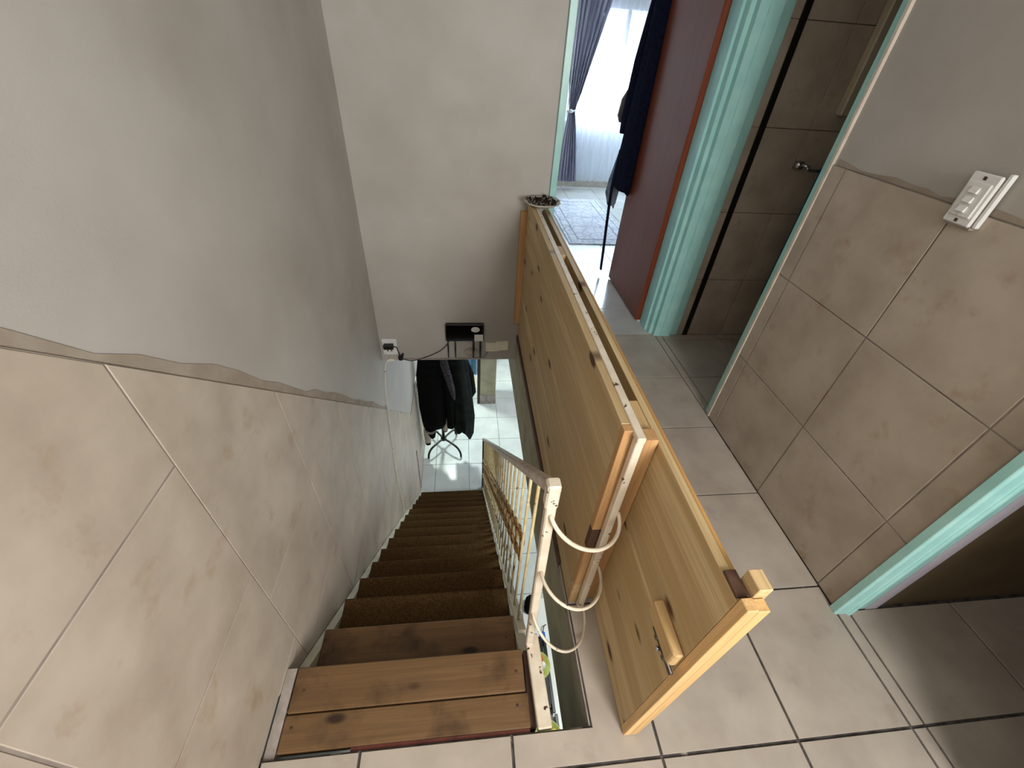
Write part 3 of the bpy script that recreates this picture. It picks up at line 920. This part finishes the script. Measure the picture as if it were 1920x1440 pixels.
for a in (0.4, 1.97, 3.5, 5.1):
    c, s_ = math.cos(a), math.sin(a)
    MB().tube(catmull([(HX, HY, ZL + 1.62), (HX + 0.07 * c, HY + 0.07 * s_, ZL + 1.60), (HX + 0.13 * c, HY + 0.13 * s_, ZL + 1.66), (HX + 0.14 * c, HY + 0.14 * s_, ZL + 1.71)], 4), 0.008, 6).build('hook', 'iron', cs)

def drape(levels, folds, amp, seed, seg=48, jag=0.0, thick=True):
    """levels: (z, cx, cy, rx, ry); fold depth grows towards the hem"""
    rnd = random.Random(seed)
    ph = [rnd.uniform(0, 6.28) for _ in range(4)]
    rings = []
    n = len(levels)
    for i, (z, cx, cy, rx, ry) in enumerate(levels):
        t = i / (n - 1)
        ring = []
        for k in range(seg):
            a = 2 * math.pi * k / seg
            f = 1 + amp * (0.25 + 0.75 * t) * (math.sin(folds * a + ph[0] + 0.8 * t) + 0.5 * math.sin((folds + 3) * a + ph[1] - t))
            dz = jag * t ** 6 * (math.sin(2 * a + ph[2]) + 0.6 * math.sin(5 * a + ph[3]))
            ring.append((cx + rx * f * math.cos(a), cy + ry * f * math.sin(a), z + dz))
        rings.append(ring)
    return rings
def lv(pts, n=12):
    out = []
    for i in range(len(pts) - 1):
        for k in range(n // (len(pts) - 1)):
            t = k / (n // (len(pts) - 1))
            out.append(tuple(a + (b - a) * t for a, b in zip(pts[i], pts[i + 1])))
    out.append(pts[-1])
    return out
GC = 'clothes on the coat stand'
jk = thing('jacket', 'bulky black padded jacket hanging at the left of the coat stand', 'jacket', (-0.36, 3.62, -2.1), GC)
MB().loft(drape(lv([(-0.98, -0.33, 3.66, 0.07, 0.05), (-1.10, -0.35, 3.62, 0.16, 0.10), (-1.5, -0.37, 3.60, 0.165, 0.12), (-1.85, -0.37, 3.60, 0.165, 0.13), (-2.04, -0.37, 3.60, 0.155, 0.12)]), 5, 0.07, 3, jag=0.018)).build('body', 'coat', jk)
MB().loft(drape(lv([(-1.08, -0.475, 3.60, 0.03, 0.05), (-1.30, -0.495, 3.57, 0.044, 0.06), (-1.75, -0.498, 3.56, 0.044, 0.055), (-1.98, -0.488, 3.55, 0.035, 0.05)]), 4, 0.07, 5, 24)).build('sleeve', 'coat', jk)
MB().loft(drape(lv([(-1.06, -0.23, 3.60, 0.03, 0.05), (-1.30, -0.20, 3.55, 0.05, 0.06), (-1.75, -0.19, 3.54, 0.05, 0.055), (-2.06, -0.19, 3.54, 0.045, 0.05)]), 4, 0.07, 6, 24)).build('sleeve', 'coat', jk)
ct = thing('long_coat', 'long dark green-black coat with a pointed hem at the right of the coat stand', 'coat', (-0.08, 3.68, -2.3), GC)
MB().loft(drape(lv([(-0.95, -0.20, 3.64, 0.06, 0.05), (-1.10, -0.12, 3.63, 0.115, 0.08), (-1.5, -0.075, 3.62, 0.12, 0.10), (-1.95, -0.045, 3.61, 0.128, 0.10), (-2.20, -0.040, 3.60, 0.112, 0.10)]), 6, 0.10, 11, jag=0.06)).build('body', 'coat_green', ct)
MB().loft(drape(lv([(-1.05, -0.06, 3.68, 0.03, 0.05), (-1.35, 0.03, 3.66, 0.05, 0.055), (-1.62, 0.055, 3.66, 0.05, 0.05), (-1.74, 0.02, 3.66, 0.03, 0.04)]), 4, 0.08, 12, 24)).build('sleeve', 'coat', ct)
tag(MB().loft(drape(lv([(-0.92, -0.26, 3.58, 0.03, 0.03), (-1.15, -0.23, 3.53, 0.045, 0.03), (-1.45, -0.165, 3.50, 0.035, 0.025), (-1.60, -0.14, 3.50, 0.012, 0.018)]), 5, 0.12, 15, 30)).build('scarf', 'coat_grey'),
    'charcoal lace scarf hanging over the black jacket', 'scarf', GC)
pn = thing('track_pants', 'black track pants with white bands hanging below the black jacket', 'trousers', (-0.44, 3.60, -2.35), GC)
MB().loft(drape(lv([(-1.75, -0.43, 3.62, 0.07, 0.05), (-2.0, -0.44, 3.60, 0.068, 0.05), (-2.19, -0.44, 3.60, 0.062, 0.05), (-2.30, -0.425, 3.60, 0.028, 0.03)]), 4, 0.07, 21, 32)).build('leg', 'coat', pn)
for z in (-2.165, -2.185):
    MB().loft(drape([(z, -0.44, 3.60, 0.0655, 0.053), (z - 0.007, -0.44, 3.60, 0.0655, 0.053)], 4, 0.07, 21, 32)).build('white_band', 'white_cloth', pn)
sv = thing('hanging_shirt', 'cream shirt sleeve with a dark cuff dangling lowest from the coat stand', 'shirt', (-0.49, 3.62, -2.45), GC)
MB().loft(drape(lv([(-2.0, -0.47, 3.63, 0.05, 0.04), (-2.25, -0.482, 3.62, 0.048, 0.04), (-2.40, -0.488, 3.62, 0.036, 0.033)]), 4, 0.07, 25, 28)).build('sleeve', 'white_cloth', sv)
MB().loft(drape([(-2.39, -0.488, 3.62, 0.033, 0.03), (-2.43, -0.49, 3.62, 0.034, 0.03), (-2.445, -0.49, 3.62, 0.03, 0.025)], 4, 0.06, 25, 28)).build('cuff', 'coat', sv)
ss = thing('knitted_top', 'small cream cuff peeping out beside the pole of the coat stand', 'top', (-0.25, 3.58, -2.2), GC)
MB().loft(drape(lv([(-1.85, -0.24, 3.58, 0.045, 0.035), (-2.05, -0.248, 3.57, 0.04, 0.035), (-2.14, -0.262, 3.57, 0.03, 0.03)]), 3, 0.06, 31, 24)).build('sleeve', 'white_cloth', ss)
MB().loft(drape([(-2.135, -0.262, 3.57, 0.028, 0.028), (-2.165, -0.264, 3.57, 0.026, 0.026)], 3, 0.05, 31, 24)).build('cuff', 'brown', ss)

# ------------------------------------------------------------------ far end of the lower hall
def wavy_sheet(name, x0, x1, y, z0, z1, mat, folds, amp, parent=None, n=80, nz=2, th=0.004, topx=None):
    """hanging cloth with vertical folds and real thickness; topx narrows levels: list of (z, x0, x1)"""
    prof = topx or [(z1, x0, x1), (z0, x0, x1)]
    rings = []
    for z, a, b in prof:
        front = []
        back = []
        for k in range(n + 1):
            t = k / n
            x = a + (b - a) * t
            yy = y + amp * math.sin(folds * 2 * math.pi * t) + 0.4 * amp * math.sin(folds * 4.6 * math.pi * t + 1)
            front.append((x, yy - th / 2, z))
            back.append((x, yy + th / 2, z))
        rings.append(front + back[::-1])
    return MB().loft(rings).build(name, mat, parent)
tag(wavy_sheet('door_curtain', -0.545, -0.16, 5.26, ZL + 0.03, SL - 0.05, 'teal_curtain', 6, 0.018), 'teal and white striped curtain behind the coat stand', 'curtain')
tag(wavy_sheet('blue_curtain', -0.15, 0.160, 5.24, ZL + 0.02, SL - 0.05, 'blue_curtain', 3, 0.012), 'plain blue curtain hanging beside the dark door frame', 'curtain')
tag(bx('floor_mat', (-0.20, 4.90, ZL), (0.150, 5.19, ZL + 0.012), 'yellow_mat', None, 0.004), 'pale yellow mat on the floor below the blue curtain', 'mat')

# ------------------------------------------------------------------ white table under the landing with rack and bowls
TZ = -1.86
tb_ = thing('side_table', 'white topped table below the landing edge seen past the newel post', 'table', (0.75, 0.75, ZL))
bx('table_top', (0.40, -0.10, TZ - 0.03), (1.10, 1.415, TZ), 'white_top', tb_, 0.004)
for lx in (0.44, 1.06):
    for ly in (-0.05, 1.37):
        bx('leg', (lx - 0.02, ly - 0.02, ZL), (lx + 0.02, ly + 0.02, TZ - 0.03), 'white_top', tb_, 0.003)
def rack(x0, y0, y1, bars, label):
    r = thing('slatted_rack', label, 'rack', (x0 + 0.05, (y0 + y1) / 2, TZ))
    b = None
    for k in range(bars):
        x = x0 + 0.034 * k
        bx('slat', (x, y0, TZ + 0.03), (x + 0.020, y1, TZ + 0.045), 'black', r, 0.002)
    for yy in (y0 + 0.03, y1 - 0.05):
        bx('cross_bar', (x0, yy, TZ), (x0 + 0.034 * (bars - 1) + 0.02, yy + 0.02, TZ + 0.03), 'black', r, 0.002)
    return r
rack(0.385, 0.68, 1.13, 5, 'black slatted rack on the white table nearest the blue clip')
rack(0.395, 0.15, 0.675, 5, 'black slatted rack on the white table below the landing edge')
def bowl(c, r, label, fruits):
    b = tag(MB().lathe([(r * 0.4, 0), (r * 0.75, r * 0.22), (r, r * 0.62), (r * 0.96, r * 0.62), (r * 0.70, r * 0.26), (0.0, 0.02)], c, 32).build('bowl', 'lime'), label, 'bowl')
    for (dx, dy, dz, rr, mat, lb, nm) in fruits:
        prof = [(rr * math.sin(math.pi * q / 10) + 0.0005, -rr * math.cos(math.pi * q / 10) * (1.15 if nm == 'egg' else 1.0)) for q in range(11)]
        tag(MB().lathe(prof, (c[0] + dx, c[1] + dy, c[2] + dz), 18).build(nm, mat), lb, nm)
bowl((0.455, 0.935, TZ + 0.046), 0.085, 'lime green bowl holding an orange and an egg on the rack', [(0.005, 0.038, 0.058, 0.034, 'orange', 'orange fruit in the upper lime green bowl', 'fruit'), (0.030, -0.004, 0.054, 0.024, 'egg', 'white egg lying in the upper lime green bowl', 'egg')])
bowl((0.465, 0.555, TZ + 0.046), 0.085, 'lime green bowl holding a yellow fruit at the landing edge', [(0.036, 0.012, 0.052, 0.026, 'yellow', 'yellow fruit in the lower lime green bowl', 'fruit')])
cl = thing('blue_clip', 'blue plastic clip standing on the white table past the rack', 'clip', (0.53, 1.14, TZ))
MB().prism([(0.515, TZ), (0.550, TZ), (0.545, TZ + 0.03), (0.525, TZ + 0.045), (0.512, TZ + 0.02)], 1, 1.10, 1.165).build('body', 'blue', cl, 0.004)
MB().tube(catmull([(0.532, 1.165, TZ + 0.03), (0.545, 1.20, TZ + 0.035), (0.562, 1.21, TZ + 0.03)], 4), 0.004, 6).build('wire_handle', 'bolt', cl)
tag(MB().loft(drape(lv([(-1.70, 0.455, 1.36, 0.02, 0.02), (-1.74, 0.452, 1.35, 0.036, 0.04), (-1.81, 0.45, 1.345, 0.04, 0.05), (-1.859, 0.45, 1.345, 0.035, 0.045)]), 5, 0.06, 41, 24)).build('pouch', 'coat'), 'black pouch at the far end of the white table', 'pouch')

# ------------------------------------------------------------------ bedroom
struct(MB().box((0.20, 6.18, 0), (1.30, 6.30, ZC)).box((1.30, 6.18, 0), (2.55, 6.30, 0.78)).box((1.30, 6.18, 1.92), (2.55, 6.30, ZC)).box((2.55, 6.18, 0), (2.9, 6.30, ZC)).build('wall_bedroom', 'ceil'), 'pale bedroom wall with a bright window', 'wall')
struct(MB().box((0.20, YF + 0.12, 0), (0.30, 6.18, ZC)).box((2.72, YF + 0.12, 0), (2.8, 6.18, ZC)).build('wall_bedroom_side', 'ceil'), 'pale side walls of the bedroom', 'wall')
struct(bx('baseboard_bedroom', (0.30, 6.165, 0), (2.72, 6.18, 0.09), 'cream', None, 0.003), 'low skirting under the bedroom curtains', 'baseboard')
wn = thing('window_1', 'bright bedroom window behind the sheer curtain', 'window', (1.92, 6.2, 0.78))
wn['kind'] = 'structure'
for a, b in (((1.30, 6.20, 0.78), (2.55, 6.25, 0.82)), ((1.30, 6.20, 1.88), (2.55, 6.25, 1.92)), ((1.30, 6.20, 0.82), (1.34, 6.25, 1.88)), ((2.51, 6.20, 0.82), (2.55, 6.25, 1.88)), ((1.905, 6.20, 0.82), (1.945, 6.25, 1.88))):
    bx('frame_bar', a, b, 'white_plastic', wn, 0.003)
bx('pane', (1.34, 6.222, 0.82), (1.905, 6.227, 1.88), 'glass', wn)
bx('pane', (1.945, 6.222, 0.82), (2.51, 6.227, 1.88), 'glass', wn)
tag(wavy_sheet('sheer_curtain', 1.36, 2.60, 6.07, 0.10, 2.3, 'sheer', 16, 0.022, n=160, th=0.001), 'white sheer curtain glowing in front of the bedroom window', 'curtain')
cu = thing('tied_curtain', 'grey drape tied back at the left of the bedroom window', 'curtain', (1.4, 6.0, 0.09))
cz = [(2.3, 1.22, 1.72), (1.90, 1.22, 1.635), (1.6, 1.235, 1.56), (1.3, 1.255, 1.48), (1.1, 1.275, 1.43), (0.98, 1.295, 1.39), (0.905, 1.30, 1.375)]
wavy_sheet('upper_drape', 0, 0, 5.99, 0, 0, 'curtain', 7, 0.022, cu, n=90, th=0.006, topx=cz)
cz = [(0.905, 1.30, 1.375), (0.8, 1.29, 1.40), (0.6, 1.275, 1.44), (0.35, 1.265, 1.48), (0.105, 1.26, 1.515)]
wavy_sheet('lower_drape', 0, 0, 5.99, 0, 0, 'curtain', 6, 0.022, cu, n=90, th=0.006, topx=cz)
MB().tube([(1.338 + 0.052 * math.cos(a), 5.99 + 0.04 * math.sin(a), 0.905 + 0.008 * math.cos(a)) for a in [k * math.pi / 10 for k in range(20)]], 0.012, 8, closed=True).build('tie_back', 'white_plastic', cu)
MB().lathe([(0.01, -0.02), (0.028, -0.01), (0.03, 0.01), (0.012, 0.022)], (1.315, 5.945, 0.905), 12).build('tie_rosette', 'white_plastic', cu)
tag(MB().tube([(1.275, 5.93, 2.0), (1.272, 5.93, 1.4), (1.27, 5.93, 0.86)], 0.004, 6).build('curtain_cord', 'white_plastic'), 'thin white curtain cord hanging at the left of the grey drape', 'cord')
rg = thing('rug', 'pale grey patterned rug on the bedroom floor', 'rug', (1.36, 4.75, 0))
bx('pile', (1.03, 3.98, 0.0005), (1.70, 5.52, 0.010), 'rug', rg, 0.003)
for a, b in (((1.06, 4.01), (1.065, 5.49)), ((1.665, 4.01), (1.67, 5.49)), ((1.14, 4.10), (1.147, 5.40)), ((1.583, 4.10), (1.59, 5.40)), ((1.14, 4.10), (1.59, 4.107)), ((1.14, 5.393), (1.59, 5.40))):
    bx('border_line', (a[0], a[1], 0.0095), (b[0], b[1], 0.0112), 'grey_cloth', rg)
# bedroom door, opened into the room
d1 = thing('door_1', 'reddish brown varnished bedroom door standing open', 'door', (1.235, 2.86, 0))
d1['kind'] = 'structure'
bx('leaf', (1.217, 2.508, 0.012), (1.255, 3.225, 2.0), 'door', d1, 0.003)
for zc in (0.22, 1.62):
    MB().tube([(1.259, 2.503, zc - 0.05), (1.259, 2.503, zc + 0.05)], 0.006, 8).build('hinge', 'bolt', d1)
MB().lathe([(0.004, 0), (0.006, 0.002), (0.002, 0.004)], (1.2165, 2.98, 0.86), 8).build('keyhole_pin', 'chrome', d1)
# navy bathrobe on the free edge of the door
rb = thing('bathrobe', 'navy bathrobe hanging over the edge of the brown bedroom door', 'bathrobe', (1.20, 3.29, 0.70), None)
MB().loft(drape(lv([(1.95, 1.205, 3.235, 0.03, 0.035), (1.82, 1.20, 3.24, 0.045, 0.075), (1.5, 1.195, 3.255, 0.05, 0.10), (1.1, 1.19, 3.27, 0.055, 0.125), (0.76, 1.185, 3.285, 0.055, 0.145), (0.70, 1.185, 3.29, 0.052, 0.15)]), 6, 0.06, 51, 40, jag=0.01)).build('body', 'navy', rb)
MB().loft(drape(lv([(1.80, 1.17, 3.31, 0.02, 0.03), (1.45, 1.155, 3.34, 0.035, 0.045), (1.15, 1.15, 3.36, 0.035, 0.05), (1.05, 1.15, 3.36, 0.03, 0.045)]), 4, 0.05, 52, 24)).build('sleeve', 'navy', rb)
MB().flat(catmull([(1.135, 3.31, 0.95), (1.128, 3.32, 0.70), (1.14, 3.315, 0.45), (1.155, 3.31, 0.22), (1.165, 3.305, 0.04)], 4), 0.012, 0.034).build('belt', 'navy', rb)
tag(MB().loft(drape(lv([(1.30, 1.185, 3.50, 0.02, 0.02), (1.24, 1.18, 3.50, 0.045, 0.05), (1.14, 1.175, 3.50, 0.05, 0.055), (1.10, 1.175, 3.50, 0.03, 0.04)]), 4, 0.04, 54, 28)).build('shoulder_bag', 'brown'), 'small brown bag hanging behind the navy bathrobe', 'bag')
tag(MB().loft(drape(lv([(0.95, 1.20, 3.42, 0.03, 0.03), (0.72, 1.19, 3.45, 0.05, 0.05), (0.62, 1.185, 3.46, 0.05, 0.05), (0.54, 1.19, 3.44, 0.03, 0.035)]), 5, 0.10, 55, 30, jag=0.015)).build('grey_garment', 'grey_cloth'), 'grey garment peeping out below the navy bathrobe', 'garment')

# ------------------------------------------------------------------ bathroom things
tag(MB().box((1.877, YF - 0.05, 1.315), (2.35, YF - 0.005, 1.75)).build('bathroom_cabinet', 'beige_cab', None, 0.006), 'beige shallow cabinet on the dim bathroom wall', 'cabinet')
tr = thing('towel_rail', 'chrome towel rail on the dim bathroom wall', 'towel rail', (2.0, YF - 0.03, 1.07))
MB().tube(catmull([(1.80, YF - 0.005, 1.085), (1.80, YF - 0.05, 1.09), (1.82, YF - 0.07, 1.085), (1.86, YF - 0.07, 1.07), (2.30, YF - 0.07, 1.07)], 5), 0.008, 8).build('bar', 'chrome', tr)
MB().lathe([(0.024, -0.018), (0.028, 0.0), (0.024, 0.018)], (1.80, YF - 0.016, 1.085), 14).build('bracket', 'chrome', tr)
tag(wavy_sheet('towel', 1.885, 2.25, YF - 0.088, 0.35, 1.085, 'towel', 3, 0.012, n=40, th=0.012), 'dark teal towel hanging on the chrome towel rail', 'towel')
